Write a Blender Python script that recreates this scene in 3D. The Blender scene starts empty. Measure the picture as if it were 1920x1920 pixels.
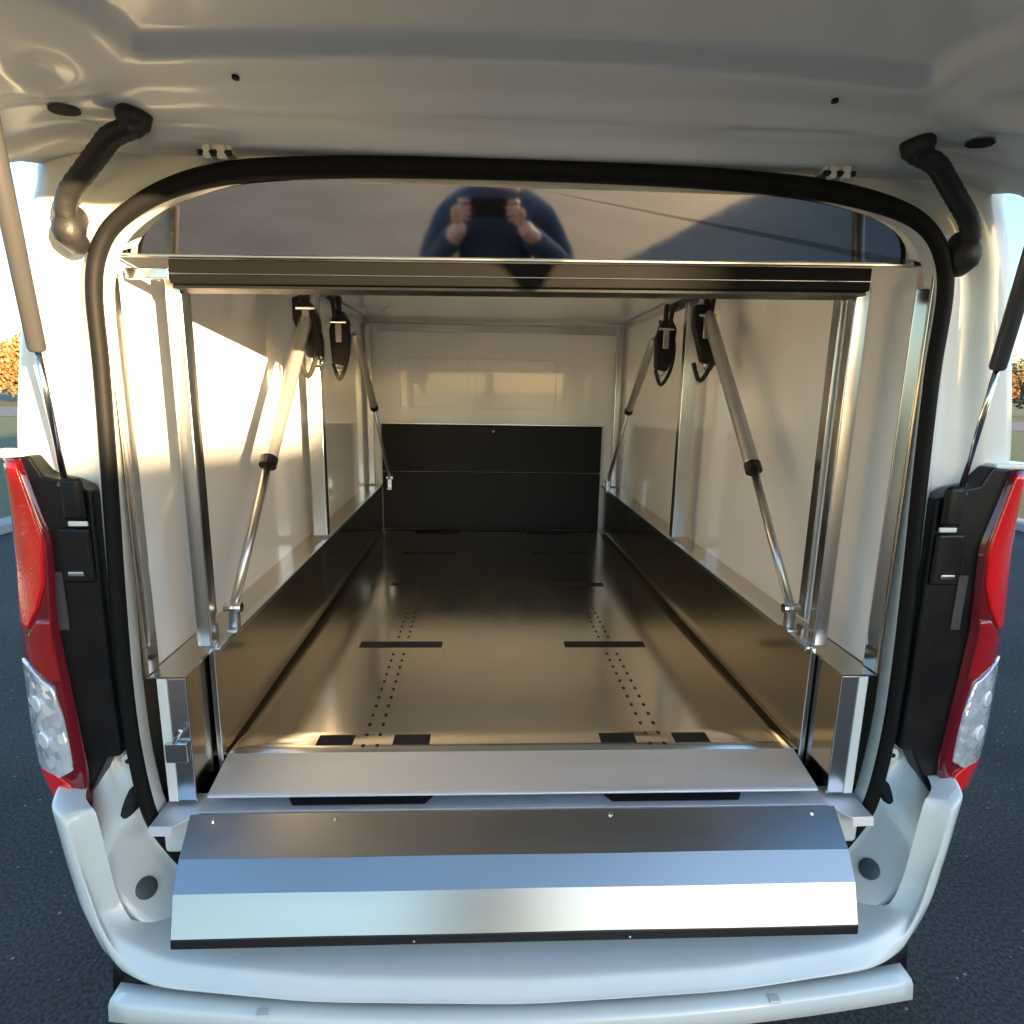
import bpy, bmesh, math, random
from mathutils import Vector, Matrix, noise
random.seed(7)
R = math.radians
sc = bpy.context.scene
col = sc.collection

# ------------------------------------------------------------------ camera
cd = bpy.data.cameras.new('camera'); cam = bpy.data.objects.new('camera', cd); col.objects.link(cam)
cd.sensor_width = 36; cd.lens = 36 * 1123 / 1920; cd.clip_start = 0.02; cd.clip_end = 4000
yaw, pitch, roll = R(2.52), R(11.28), R(.97)
F = Vector((math.sin(yaw)*math.cos(pitch), math.cos(yaw)*math.cos(pitch), -math.sin(pitch)))
rt = Vector((math.cos(yaw), -math.sin(yaw), 0)); up = rt.cross(F)
X_ = math.cos(roll)*rt + math.sin(roll)*up; Y_ = math.cos(roll)*up - math.sin(roll)*rt
cam.matrix_world = Matrix((( X_.x, Y_.x, -F.x, -.08), (X_.y, Y_.y, -F.y, -1.2), (X_.z, Y_.z, -F.z, 1.6), (0, 0, 0, 1)))
sc.camera = cam
# ------------------------------------------------------------------ sky, sun, exposure
SUN_AZ, SUN_EL = 40, 5.5        # azimuth from straight behind the camera towards the right
wd = bpy.data.worlds.new('World'); sc.world = wd; wd.use_nodes = True
nt = wd.node_tree; bg = nt.nodes['Background']
sky = nt.nodes.new('ShaderNodeTexSky'); sky.sky_type = 'NISHITA'; sky.sun_disc = False
sky.sun_elevation = R(SUN_EL); sky.sun_rotation = R(180 - SUN_AZ)
sky.air_density = 1.0; sky.dust_density = 1.0; sky.ozone_density = 2.6
nt.links.new(sky.outputs[0], bg.inputs[0]); bg.inputs[1].default_value = 0.15
sl = bpy.data.lights.new('sun', 'SUN'); sl.energy = 5; sl.angle = R(.55); sl.color = (1, .70, .38)
so = bpy.data.objects.new('sun', sl); col.objects.link(so)
sd = Vector((math.sin(R(SUN_AZ))*math.cos(R(SUN_EL)), -math.cos(R(SUN_AZ))*math.cos(R(SUN_EL)), math.sin(R(SUN_EL))))
so.rotation_euler = sd.to_track_quat('Z', 'Y').to_euler(); so.location = sd*30
sc.view_settings.view_transform = 'Standard'; sc.view_settings.look = 'None'
sc.view_settings.gamma = 1; sc.view_settings.exposure = 2.68
sc.cycles.max_bounces = 10; sc.cycles.glossy_bounces = 6; sc.cycles.diffuse_bounces = 6
sc.cycles.use_denoising = True

# ------------------------------------------------------------------ helpers
def tag(o, label=None, cat=None, group=None, kind=None):
    if label: o['label'] = label
    if cat: o['category'] = cat
    if group: o['group'] = group
    if kind: o['kind'] = kind
    return o
def empty(name, loc=(0, 0, 0)):
    o = bpy.data.objects.new(name, None); col.objects.link(o); o.location = loc; o.empty_display_size = .1
    return o
def mesh(name, vs, fs, mat, parent=None, smooth=False, bevel=0, solid=0, subsurf=0, seg=2, auto=None, off=0):
    m = bpy.data.meshes.new(name); m.from_pydata([tuple(v) for v in vs], [], fs); m.update()
    bm = bmesh.new(); bm.from_mesh(m); bmesh.ops.recalc_face_normals(bm, faces=bm.faces)
    bm.to_mesh(m); bm.free()
    if smooth:
        for p in m.polygons: p.use_smooth = True
    m.materials.append(mat)
    o = bpy.data.objects.new(name, m); col.objects.link(o)
    if parent:
        o.parent = parent
        if parent.type == 'EMPTY' and parent.parent is None: o.matrix_parent_inverse = Matrix.Translation(-Vector(parent.location))
    if solid:
        q = o.modifiers.new('solid', 'SOLIDIFY'); q.thickness = solid; q.offset = off
    if bevel:
        b = o.modifiers.new('bevel', 'BEVEL'); b.width = bevel; b.segments = seg; b.limit_method = 'ANGLE'; b.angle_limit = R(35)
        for p in m.polygons: p.use_smooth = True
        w = o.modifiers.new('wn', 'WEIGHTED_NORMAL'); w.keep_sharp = True
    if subsurf:
        s = o.modifiers.new('sub', 'SUBSURF'); s.levels = subsurf; s.render_levels = subsurf
    return o
class MB:
    def __init__(s): s.v = []; s.f = []
    def add(s, vs, fs):
        b = len(s.v); s.v += [Vector(v) for v in vs]; s.f += [tuple(i+b for i in f) for f in fs]; return s
    def box(s, x0, x1, y0, y1, z0, z1):
        vs = [(x, y, z) for x in (x0, x1) for y in (y0, y1) for z in (z0, z1)]
        return s.add(vs, [(0,1,3,2),(4,6,7,5),(0,4,5,1),(2,3,7,6),(0,2,6,4),(1,5,7,3)])
    def tube(s, path, rad, n=12, cap=True):
        path = [Vector(p) for p in path]; m = len(path)
        rads = rad if isinstance(rad, (list, tuple)) else [rad]*m
        prev = None; vs = []
        for i, p in enumerate(path):
            t = (path[min(i+1, m-1)] - path[max(i-1, 0)]).normalized()
            if prev is None:
                a = Vector((0, 0, 1)) if abs(t.z) < .9 else Vector((1, 0, 0))
                u = t.cross(a).normalized()
            else: u = (prev - t*prev.dot(t)).normalized()
            prev = u; w = t.cross(u)
            for k in range(n):
                a = 2*math.pi*k/n; vs.append(p + (u*math.cos(a) + w*math.sin(a))*rads[i])
        fs = [(i*n+k, i*n+(k+1) % n, (i+1)*n+(k+1) % n, (i+1)*n+k) for i in range(m-1) for k in range(n)]
        if cap: fs += [tuple(range(n)), tuple(range((m-1)*n, m*n))]
        return s.add(vs, fs)
    def prism(s, pts, d):          # pts: planar outline, d: extrusion vector
        n = len(pts); d = Vector(d); vs = [Vector(p) for p in pts] + [Vector(p)+d for p in pts]
        return s.add(vs, [tuple(range(n)), tuple(range(n, 2*n))] + [(i, (i+1) % n, n+(i+1) % n, n+i) for i in range(n)])
    def grid(s, rows, closed=False):
        n = len(rows[0]); vs = [p for r in rows for p in r]
        fs = [(i*n+k, i*n+(k+1) % n, (i+1)*n+(k+1) % n, (i+1)*n+k) for i in range(len(rows)-1) for k in range(n if closed else n-1)]
        return s.add(vs, fs)
    def out(s, name, mat, parent=None, **k): return mesh(name, s.v, s.f, mat, parent, **k)
def smoothpath(pts, n):            # Catmull-Rom through tuples of any length
    out = []; m = len(pts)
    for i in range(m-1):
        p0, p1, p2, p3 = pts[max(i-1, 0)], pts[i], pts[i+1], pts[min(i+2, m-1)]
        for k in range(n):
            t = k/n
            out.append(tuple(.5*((2*b)+(-a+c)*t+(2*a-5*b+4*c-d)*t*t+(-a+3*b-3*c+d)*t**3) for a, b, c, d in zip(p0, p1, p2, p3)))
    out.append(tuple(pts[-1])); return out
def interp(xs, ys, x):
    if x <= xs[0]: return ys[0]
    for i in range(len(xs)-1):
        if x <= xs[i+1]: return ys[i] + (ys[i+1]-ys[i])*(x-xs[i])/(xs[i+1]-xs[i])
    return ys[-1]
def sstep(a, b, x):
    t = max(0, min(1, (x-a)/(b-a))); return t*t*(3-2*t)

# ------------------------------------------------------------------ materials
def mat(name, base, rough=.5, metal=0, coat=0, noise_bump=None, spec=.5, mottled=None, rough_var=None, coat_rough=.05, emit=None, aniso=None):
    m = bpy.data.materials.new(name); m.use_nodes = True; t = m.node_tree; b = t.nodes['Principled BSDF']
    b.inputs['Base Color'].default_value = (*base, 1); b.inputs['Roughness'].default_value = rough
    b.inputs['Metallic'].default_value = metal; b.inputs['Coat Weight'].default_value = coat
    b.inputs['Coat Roughness'].default_value = coat_rough; b.inputs['Specular IOR Level'].default_value = spec
    tc = t.nodes.new('ShaderNodeTexCoord')
    def nz(scale, vec=(1, 1, 1), detail=4, rgh=.6):
        mp = t.nodes.new('ShaderNodeMapping'); mp.inputs['Scale'].default_value = vec
        n = t.nodes.new('ShaderNodeTexNoise'); n.inputs['Scale'].default_value = scale; n.inputs['Detail'].default_value = detail
        n.inputs['Roughness'].default_value = rgh
        t.links.new(tc.outputs['Object'], mp.inputs[0]); t.links.new(mp.outputs[0], n.inputs['Vector']); return n
    if noise_bump:
        sc_, st, vec = noise_bump; n = nz(sc_, vec); bp = t.nodes.new('ShaderNodeBump')
        bp.inputs['Strength'].default_value = st; bp.inputs['Distance'].default_value = .01
        t.links.new(n.outputs[0], bp.inputs['Height']); t.links.new(bp.outputs[0], b.inputs['Normal'])
        if coat: t.links.new(bp.outputs[0], b.inputs['Coat Normal'])
    if mottled:
        sc_, c2, vec = mottled; n = nz(sc_, vec); r = t.nodes.new('ShaderNodeValToRGB')
        r.color_ramp.elements[0].position = .35; r.color_ramp.elements[1].position = .68
        r.color_ramp.elements[0].color = (*base, 1); r.color_ramp.elements[1].color = (*c2, 1)
        t.links.new(n.outputs[0], r.inputs[0]); t.links.new(r.outputs[0], b.inputs['Base Color'])
    if rough_var:
        sc_, lo, hi, vec = rough_var; n = nz(sc_, vec); r = t.nodes.new('ShaderNodeMapRange')
        r.inputs[1].default_value = .3; r.inputs[2].default_value = .7; r.inputs[3].default_value = lo; r.inputs[4].default_value = hi
        t.links.new(n.outputs[0], r.inputs[0]); t.links.new(r.outputs[0], b.inputs['Roughness'])
    if emit:
        b.inputs['Emission Color'].default_value = (*emit[0], 1); b.inputs['Emission Strength'].default_value = emit[1]
    if aniso: b.inputs['Anisotropic'].default_value = aniso
    return m
PAINT = mat('white_paint', (.76, .78, .74), .38, coat=.8, noise_bump=(2.2, .05, (1, 1, 1)), coat_rough=.04, mottled=(3, (.70, .72, .685), (1, 1, 1)))
PAINT_IN = mat('white_inner_paint', (.76, .79, .79), .36, coat=.6, noise_bump=(2.0, .05, (1, 1, 1)), coat_rough=.12)
STEEL = mat('brushed_steel', (.62, .56, .47), .18, 1, noise_bump=(1.6, .08, (1, 1, 1)), rough_var=(2, .15, .20, (1, 1, 1)))
FLOOR = mat('tray_floor_steel', (.93, .87, .76), .15, 1, noise_bump=(1.5, .12, (1, 1, 1)), rough_var=(2.5, .13, .20, (1.5, .6, 1)))
STEELX = mat('brushed_steel_plate', (.44, .445, .44), .32, 1, noise_bump=(1.6, .05, (1, 1, 1)), rough_var=(3, .29, .34, (.3, 8, 8)))
ALU = mat('aluminium_lip', (.80, .83, .88), .5, .85, rough_var=(3, .48, .6, (.6, 6, 6)))
MIRROR = mat('polished_panel', (.78, .755, .72), .05, 1, noise_bump=(3.5, .035, (1, 1, 1)), rough_var=(4, .03, .065, (1, 1, 1)))
POST = mat('post_steel', (.62, .64, .66), .22, 1, rough_var=(6, .2, .25, (1, 1, .2)))
LAM = mat('white_laminate', (.87, .87, .86), .18, coat=.8, noise_bump=(1.6, .04, (1, 1, 1)), coat_rough=.03, mottled=(2.5, (.85, .85, .84), (1, 1, 1)))
CHROME = mat('strut_chrome', (.7, .7, .7), .12, 1)
GREYCYL = mat('strut_grey', (.42, .41, .39), .34, .6)
RODM = mat('strut_rod', (.55, .53, .50), .3, 1)
RUBBER = mat('black_rubber', (.012, .012, .013), .42, noise_bump=(80, .1, (1, 1, 1)))
SEALM = mat('seal_rubber', (.008, .008, .008), .6, spec=.15, noise_bump=(50, .08, (1, 1, 1)))
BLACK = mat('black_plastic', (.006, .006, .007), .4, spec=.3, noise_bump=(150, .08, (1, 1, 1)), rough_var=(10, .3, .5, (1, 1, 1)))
BLACKBOX = mat('black_laminate', (.006, .006, .006), .5, spec=.2)
HOLE = mat('dark_opening', (.006, .006, .007), .7)
HOSE = mat('ribbed_black_rubber', (.018, .017, .018), .5, noise_bump=(60, .2, (1, 1, 1)))
RED = mat('red_lens', (.34, .006, .010), .12, coat=1, noise_bump=(90, .05, (1, 1, 1)))
REDHOT = mat('bright_red_lens', (.42, .004, .004), .15, coat=1, emit=((1, .004, .002), .035), noise_bump=(120, .08, (1, 1, 1)))
REDDK = mat('dark_red_lens', (.16, .004, .010), .12, coat=1)
def scratch(m, lo):
    t = m.node_tree; b = t.nodes['Principled BSDF']; tc = t.nodes.new('ShaderNodeTexCoord')
    acc = None
    for k, (ang, sc_) in enumerate(((.15, 5), (-.5, 4), (1.2, 3.2))):
        mp = t.nodes.new('ShaderNodeMapping'); mp.inputs['Rotation'].default_value = (0, 0, ang); mp.inputs['Scale'].default_value = (sc_*9, sc_*.5, 1)
        n = t.nodes.new('ShaderNodeTexNoise'); n.inputs['Scale'].default_value = 3; n.inputs['Detail'].default_value = 2; n.inputs['Distortion'].default_value = .4
        r = t.nodes.new('ShaderNodeMapRange'); r.inputs[1].default_value = .70; r.inputs[2].default_value = .74; r.inputs[3].default_value = 0; r.inputs[4].default_value = .05
        t.links.new(tc.outputs['Object'], mp.inputs[0]); t.links.new(mp.outputs[0], n.inputs['Vector']); t.links.new(n.outputs[0], r.inputs[0])
        if acc is None: acc = r.outputs[0]
        else:
            a = t.nodes.new('ShaderNodeMath'); a.operation = 'MAXIMUM'; t.links.new(acc, a.inputs[0]); t.links.new(r.outputs[0], a.inputs[1]); acc = a.outputs[0]
    src = b.inputs['Roughness'].links[0].from_socket
    a = t.nodes.new('ShaderNodeMath'); a.operation = 'ADD'; t.links.new(src, a.inputs[0]); t.links.new(acc, a.inputs[1]); t.links.new(a.outputs[0], b.inputs['Roughness'])
scratch(FLOOR, 0); scratch(STEEL, 0)
def faceted():
    m = mat('clear_reflector', (.85, .88, .93), .16, .45, coat=1); t = m.node_tree; b = t.nodes['Principled BSDF']
    v = t.nodes.new('ShaderNodeTexVoronoi'); v.inputs['Scale'].default_value = 62
    tc = t.nodes.new('ShaderNodeTexCoord'); t.links.new(tc.outputs['Object'], v.inputs['Vector'])
    g = t.nodes.new('ShaderNodeNewGeometry'); k = t.nodes.new('ShaderNodeVectorMath'); k.operation = 'MULTIPLY_ADD'
    k.inputs[1].default_value = (.5, .5, .5); k.inputs[2].default_value = (-.25, -.25, -.25)
    a = t.nodes.new('ShaderNodeVectorMath'); a.operation = 'ADD'; n = t.nodes.new('ShaderNodeVectorMath'); n.operation = 'NORMALIZE'
    t.links.new(v.outputs['Color'], k.inputs[0]); t.links.new(k.outputs[0], a.inputs[0]); t.links.new(g.outputs['Normal'], a.inputs[1])
    t.links.new(a.outputs[0], n.inputs[0]); t.links.new(n.outputs[0], b.inputs['Normal']); return m
CLEAR = faceted()
BULB = mat('bulb_bowl', (.9, .9, .95), .12, .2, coat=1)
STRUT = mat('strut_dark_grey', (.075, .075, .08), .35, .3)
PLUG = mat('grey_plug', (.07, .09, .10), .5)
WEB = mat('webbing_black', (.015, .013, .011), .8, noise_bump=(200, .3, (1, 1, 1)))
GLASS = mat('tinted_glass', (.012, .014, .016), .04, coat=1)
SKIN = mat('skin', (.55, .30, .21), .5, noise_bump=(90, .15, (1, 1, 1)), mottled=(25, (.48, .22, .15), (1, 1, 1)))
NAVY = mat('navy_cloth', (.012, .020, .045), .8, noise_bump=(30, .4, (1, 1, 1)))
TROUS = mat('dark_trousers', (.014, .014, .020), .85, noise_bump=(40, .3, (1, 1, 1)))
HAIR = mat('grey_brown_hair', (.07, .05, .04), .6, noise_bump=(120, .6, (1, 1, .2)))
def asphalt_mat():
    m = mat('asphalt', (.045, .045, .047), .92, spec=.3); t = m.node_tree; b = t.nodes['Principled BSDF']
    tc = t.nodes.new('ShaderNodeTexCoord')
    n1 = t.nodes.new('ShaderNodeTexNoise'); n1.inputs['Scale'].default_value = 90; n1.inputs['Detail'].default_value = 5
    n2 = t.nodes.new('ShaderNodeTexVoronoi'); n2.inputs['Scale'].default_value = 34
    n3 = t.nodes.new('ShaderNodeTexNoise'); n3.inputs['Scale'].default_value = 1.2; n3.inputs['Detail'].default_value = 6
    for n in (n1, n2, n3): t.links.new(tc.outputs['Object'], n.inputs['Vector'])
    r1 = t.nodes.new('ShaderNodeValToRGB'); e = r1.color_ramp.elements
    e[0].position = .35; e[0].color = (.029, .026, .024, 1); e[1].position = .75; e[1].color = (.092, .084, .078, 1)
    r2 = t.nodes.new('ShaderNodeValToRGB'); e = r2.color_ramp.elements
    e[0].position = .10; e[0].color = (.22, .22, .21, 1); e[1].position = .17; e[1].color = (0, 0, 0, 1)
    r3 = t.nodes.new('ShaderNodeMapRange'); r3.inputs[1].default_value = .3; r3.inputs[2].default_value = .7; r3.inputs[3].default_value = .75; r3.inputs[4].default_value = 1.25
    t.links.new(n1.outputs[0], r1.inputs[0]); t.links.new(n2.outputs['Distance'], r2.inputs[0]); t.links.new(n3.outputs[0], r3.inputs[0])
    a = t.nodes.new('ShaderNodeMixRGB'); a.blend_type = 'ADD'; a.inputs[0].default_value = 1
    sp = t.nodes.new('ShaderNodeSeparateColor'); gt = t.nodes.new('ShaderNodeMath'); gt.operation = 'GREATER_THAN'; gt.inputs[1].default_value = .8
    t.links.new(n2.outputs['Color'], sp.inputs[0]); t.links.new(sp.outputs[0], gt.inputs[0])
    ms = t.nodes.new('ShaderNodeVectorMath'); ms.operation = 'SCALE'; t.links.new(r2.outputs[0], ms.inputs[0]); t.links.new(gt.outputs[0], ms.inputs['Scale'])
    t.links.new(r1.outputs[0], a.inputs[1]); t.links.new(ms.outputs[0], a.inputs[2])
    mu = t.nodes.new('ShaderNodeVectorMath'); mu.operation = 'SCALE'
    t.links.new(a.outputs[0], mu.inputs[0]); t.links.new(r3.outputs[0], mu.inputs['Scale']); t.links.new(mu.outputs[0], b.inputs['Base Color'])
    bp = t.nodes.new('ShaderNodeBump'); bp.inputs['Strength'].default_value = .8; bp.inputs['Distance'].default_value = .01
    t.links.new(n1.outputs[0], bp.inputs['Height']); t.links.new(bp.outputs[0], b.inputs['Normal']); return m
ASPH = asphalt_mat()
ROADM = mat('road_surface', (.10, .10, .105), .85, mottled=(2, (.13, .13, .135), (1, 1, 1)))
GRASS = mat('grass', (.055, .075, .02), .9, mottled=(3, (.10, .10, .035), (1, 1, 1)), noise_bump=(30, .8, (1, 1, 1)))
KERB = mat('concrete_kerb', (.34, .34, .33), .85, mottled=(6, (.26, .26, .25), (1, 1, 1)))
LEAFS = [mat('leaf_autumn', (.15, .075, .025), .7, mottled=(1.5, (.22, .12, .035), (1, 1, 1))), mat('leaf_olive', (.09, .08, .025), .7, mottled=(1.5, (.14, .10, .03), (1, 1, 1))), mat('leaf_green', (.05, .07, .02), .7, mottled=(1.5, (.08, .09, .03), (1, 1, 1)))]
BARK = mat('bark', (.10, .07, .05), .9, noise_bump=(20, .6, (1, 1, .2)))
BRICK = mat('rendered_wall', (.42, .38, .32), .85, mottled=(2, (.36, .32, .27), (1, 1, 1)), noise_bump=(30, .3, (1, 1, 1)))
ROOFT = mat('roof_tiles', (.12, .07, .05), .8, noise_bump=(10, .5, (1, 6, 1)))
FENCEM = mat('timber_shade_fence', (.16, .11, .075), .85, mottled=(3, (.11, .075, .05), (8, 8, .4)), noise_bump=(10, .4, (8, 8, .5)))

# ------------------------------------------------------------------ setting
def slab(name, x0, x1, y0, y1, z, m, kind='structure', h=0):
    if h: o = MB().box(x0, x1, y0, y1, 0, z).out(name, m, bevel=.01)
    else: o = mesh(name, [(x0, y0, z), (x1, y0, z), (x1, y1, z), (x0, y1, z)], [(0, 1, 2, 3)], m)
    return tag(o, kind=kind)
slab('ground', -900, 900, -900, 900, -.02, GRASS)
slab('asphalt_yard', -5.3, 6.6, -14, 30, 0, ASPH)
slab('road', -200, 200, 30.6, 44, 0, ROADM)
slab('verge', -200, -5.62, -14, 30, .004, GRASS)
for x0, x1 in ((-5.6, -5.3), (6.6, 6.9)): slab('kerb', x0, x1, -14, 30, .10, KERB, h=1)
hl = []
for i in range(61):
    a = R(-100 + i*200/60); d = 420
    hl.append([(math.sin(a)*d, math.cos(a)*d, -1), (math.sin(a)*(d+60), math.cos(a)*(d+60), 10 + 12*noise.noise(Vector((i*.23, 1, 0)))), (math.sin(a)*(d+200), math.cos(a)*(d+200), 18 + 16*noise.noise(Vector((i*.17, 5, 0))))])
tag(MB().grid(hl).out('hills', mat('wooded_hill', (.10, .09, .05), .9, mottled=(.05, (.16, .12, .05), (1, 1, 1))), smooth=True), kind='structure')

def tree(name, x, y, h, rad, leaf, label, seed, nleaf=4200, ls=.16, group='autumn trees beyond the road'):
    rnd = random.Random(seed); t = empty(name, (x, y, 0)); tag(t, label, 'tree', group)
    b = MB(); b.tube([(x, y, -.05), (x+.05, y, h*.3), (x-.05, y+.05, h*.62)], [h*.035, h*.026, h*.012], 8)
    cl = []
    for k in range(9):
        a = rnd.uniform(0, 6.28); zz = h*rnd.uniform(.38, .9); rr = rad*rnd.uniform(.25, .7)*(1.15-.5*zz/h)
        c = Vector((x+math.cos(a)*rr, y+math.sin(a)*rr, zz)); cl.append((c, rad*rnd.uniform(.35, .55)))
        b.tube([(x, y, h*.28+.1*k*h*.03), (x+(c.x-x)*.5, y+(c.y-y)*.5, zz*.75), c], [h*.013, h*.009, h*.003], 5)
    b.out('trunk', BARK, t, smooth=True)
    vs = []; fs = []
    for i in range(nleaf):
        c, r = cl[rnd.randrange(9)]
        d = Vector((rnd.gauss(0, 1), rnd.gauss(0, 1), rnd.gauss(0, .8))).normalized()*r*rnd.uniform(.3, 1.05)**.6
        p = c+d; u = Vector((rnd.gauss(0, 1), rnd.gauss(0, 1), rnd.gauss(0, 1))).normalized(); w = u.orthogonal().normalized()
        s = ls*rnd.uniform(.6, 1.3); n = len(vs)
        vs += [p-u*s, p+w*s*.5, p+u*s, p-w*s*.5]; fs.append((n, n+1, n+2, n+3))
    mesh('crown', vs, fs, leaf, t)
TL = [('autumn_tree', -46, 52, 6.5, 3.6, 0, 'orange autumn tree beyond the road, at the far left edge'),
      ('autumn_tree', -40, 55, 7.5, 4.2, 0, 'tall rust coloured tree beyond the road, just left of the van pillar'),
      ('autumn_tree', -50, 62, 8, 4.6, 1, 'olive brown tree behind the orange one at the left edge'),
      ('autumn_tree', 48, 56, 6.2, 3.8, 0, 'orange brown tree low over the right tail lamp'),
      ('autumn_tree', 54, 60, 7.5, 4.4, 1, 'olive tree past the right tail lamp at the picture edge'),
      ('autumn_tree', 60, 55, 6.6, 4, 2, 'greener tree farthest out to the right of the van')]
for i, (n, x, y, h, r_, k, lb) in enumerate(TL): tree(n, x, y, h*.66, r_*.9, LEAFS[k], lb, 40+i, ls=.22)

# behind the camera: fence on the left of the sun, a house on the right; both unseen, added and sized to throw the evening shade
sx = Vector((math.sin(R(SUN_AZ)), -math.cos(R(SUN_AZ)), 0)); nx = Vector((math.cos(R(SUN_AZ)), math.sin(R(SUN_AZ)), 0))
def W(p, d, z): q = nx*p + sx*d; return Vector((q.x, q.y, z))
D_F = 12.5; H_F = 1.53 + D_F*math.tan(R(SUN_EL))  # added fence: height follows from the shadow edge wanted on the van
fz = empty('timber_shade_fence', W(-3, D_F, 0)); tag(fz, 'unseen brown close boarded timber fence, added behind the photographer to shade the lower van', 'fence')
b = MB(); P0 = -2.3; P1 = .30
k = P0
while k < P1:
    b.prism([W(k, D_F, .02), W(k+.1449, D_F, .02), W(k+.1449, D_F, H_F), W(k, D_F, H_F)], sx*.02); k += .145
for k in range(0, 6): MB().prism([W(P0+k*.52, D_F+.03, 0), W(P0+k*.52+.1, D_F+.03, 0), W(P0+k*.52+.1, D_F+.03, H_F-.03), W(P0+k*.52, D_F+.03, H_F-.03)], sx*.1).out('post', FENCEM, fz)
b.prism([W(P0, D_F+.022, .05), W(P1, D_F+.022, .05), W(P1, D_F+.022, H_F-.02), W(P0, D_F+.022, H_F-.02)], sx*.01)
b.out('board_panel', FENCEM, fz)
hs = empty('shade_house', W(5, 14, 0)); tag(hs, 'rendered bungalow with tiled roof behind the photographer, right of the fence', 'shade_house')
MB().prism([W(.32, 13, 0), W(9, 13, 0), W(9, 20, 0), W(.32, 20, 0)], (0, 0, 3.5)).out('wall', BRICK, hs)  # added sun blocker: wall end and height keep sun off the right pillar
MB().add([W(.28, 12.7, 3.51), W(9.4, 12.7, 3.51), W(9.4, 20.3, 3.51), W(.28, 20.3, 3.51), W(3, 16.5, 5.0), W(7, 16.5, 5.0)],
         [(0, 1, 5, 4), (1, 2, 5), (2, 3, 4, 5), (3, 0, 4), (0, 3, 2, 1)]).out('roof', ROOFT, hs)
for a in (1.8, 4.2, 6.6):
    w_ = MB().prism([W(a, 12.97, 1.0), W(a+1.3, 12.97, 1.0), W(a+1.3, 12.97, 2.2), W(a, 12.97, 2.2)], -sx*-.02).out('window', GLASS, hs)

# ------------------------------------------------------------------ the van
van = empty('van', (0, 2.2, 0)); tag(van, 'white high roof van with its tailgate raised over the fitted load bay', 'van')
# opening arch (seal centre line), right half from the bottom up; x, z
ARCH = [(.66, .50), (.730, .552), (.768, .603), (.800, .665), (.814, .73), (.824, .848), (.826, .986), (.819, 1.21), (.809, 1.43), (.801, 1.636), (.799, 1.772), (.782, 1.846), (.741, 1.90), (.655, 1.946), (.527, 1.976), (.335, 1.988), (.16, 1.992), (0, 1.993)]
OUT = [(.74, .45), (.82, .47), (.88, .52), (.925, .60), (.945, .70), (1.03, .848), (1.045, .986), (1.048, 1.21), (1.044, 1.45), (1.012, 1.64), (.975, 1.80), (.957, 1.88), (.934, 1.962), (.900, 2.02), (.62, 2.06), (.38, 2.075), (.18, 2.085), (0, 2.088)]
half = smoothpath([a+b_ for a, b_ in zip(ARCH, OUT)], 4)
def cz(z): return sstep(1.66, 1.84, z)*(1-sstep(1.90, 1.99, z))
full = [(-a, b_-.008*cz(b_), -c, d) for a, b_, c, d in half] + [(h[0]+.006*cz(h[1]), h[1]+.018*cz(h[1]), h[2], h[3]) for h in reversed(half[:-1])]
def ybase(z): return -.118*(1-sstep(.66, .79, z))
rows = []
prof = [(-.10, .030, 1), (-.10, .015, 1), (-.085, -.012, 1), (0, -.015, 1), (.10, -.014, 0), (.16, .0, 0), (.22, .022, 0), (.46, .026, 0), (.53, .012, 0), (.60, -.004, 0), (.86, .0, 0), (.95, .018, 0), (1.0, .06, 0)]
for s_, dy, ab in prof:
    r_ = []
    for ix, iz, ox, oz in full:
        L = math.hypot(ox-ix, oz-iz); f_ = s_*.22/L if s_ < 0 else s_
        x = ix+(ox-ix)*f_; z = iz+(oz-iz)*f_
        if x < 0: x *= 1-.024*max(0, f_)
        if s_ < 0: dd = Vector((ox-ix, oz-iz))/L; x = ix - dd.x*.008; z = iz - dd.y*.008
        top = sstep(1.93, 1.99, iz)
        yy = dy if s_ <= 0 else dy*(1-top) + top*(-.015 + .03*s_)
        r_.append((x, yy + ybase(iz)*sstep(.08, .50, s_), z))
    rows.append(r_)
rdf = MB().grid(rows); rdf.out('rear_door_frame', PAINT, van, smooth=True, subsurf=1)
from mathutils.bvhtree import BVHTree
RDF = BVHTree.FromPolygons(rdf.v, rdf.f)
def ony(x, z, lift=.003):
    h = RDF.ray_cast(Vector((x, -1, z)), Vector((0, 1, 0)))
    return (h[0].y if h[0] else 0) - lift
MB().box(-.775, .775, -.035, .06, .60, .682).out('door_sill', PAINT, van, bevel=.01)
# outer skin: sides and roof
SK = [(.93, .30), (.985, .36), (1.0, .60), (1.045, .9), (1.05, 1.21), (1.045, 1.45), (1.013, 1.64), (.976, 1.80), (.936, 1.962), (.90, 2.03), (.84, 2.09), (.70, 2.13), (.4, 2.155), (0, 2.165)]
sec = smoothpath(SK, 3); secf = [(-x*.975, z) for x, z in sec] + [(x, z) for x, z in reversed(sec[:-1])]
rows = []
for y, kx, kz in ((.06, 1, 1), (.12, 1.002, 1), (1.2, 1.004, 1.01), (3.2, 1.0, 1.01), (4.0, .985, .99), (4.35, .97, .93), (4.75, .95, .72), (5.1, .93, .57), (5.3, .86, .5), (5.36, .78, .46)):
    rows.append([(x*kx, y, z if z < .7 and kz > .6 else (.3+(z-.3)*kz*(1 if kz > .99 else 1))) for x, z in secf])
MB().grid(rows).out('body_shell', PAINT, van, smooth=True, solid=.004)
MB().add([rows[-1][i] for i in range(len(secf))], [tuple(range(len(secf)))]).out('front_panel', PAINT, van)
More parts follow.
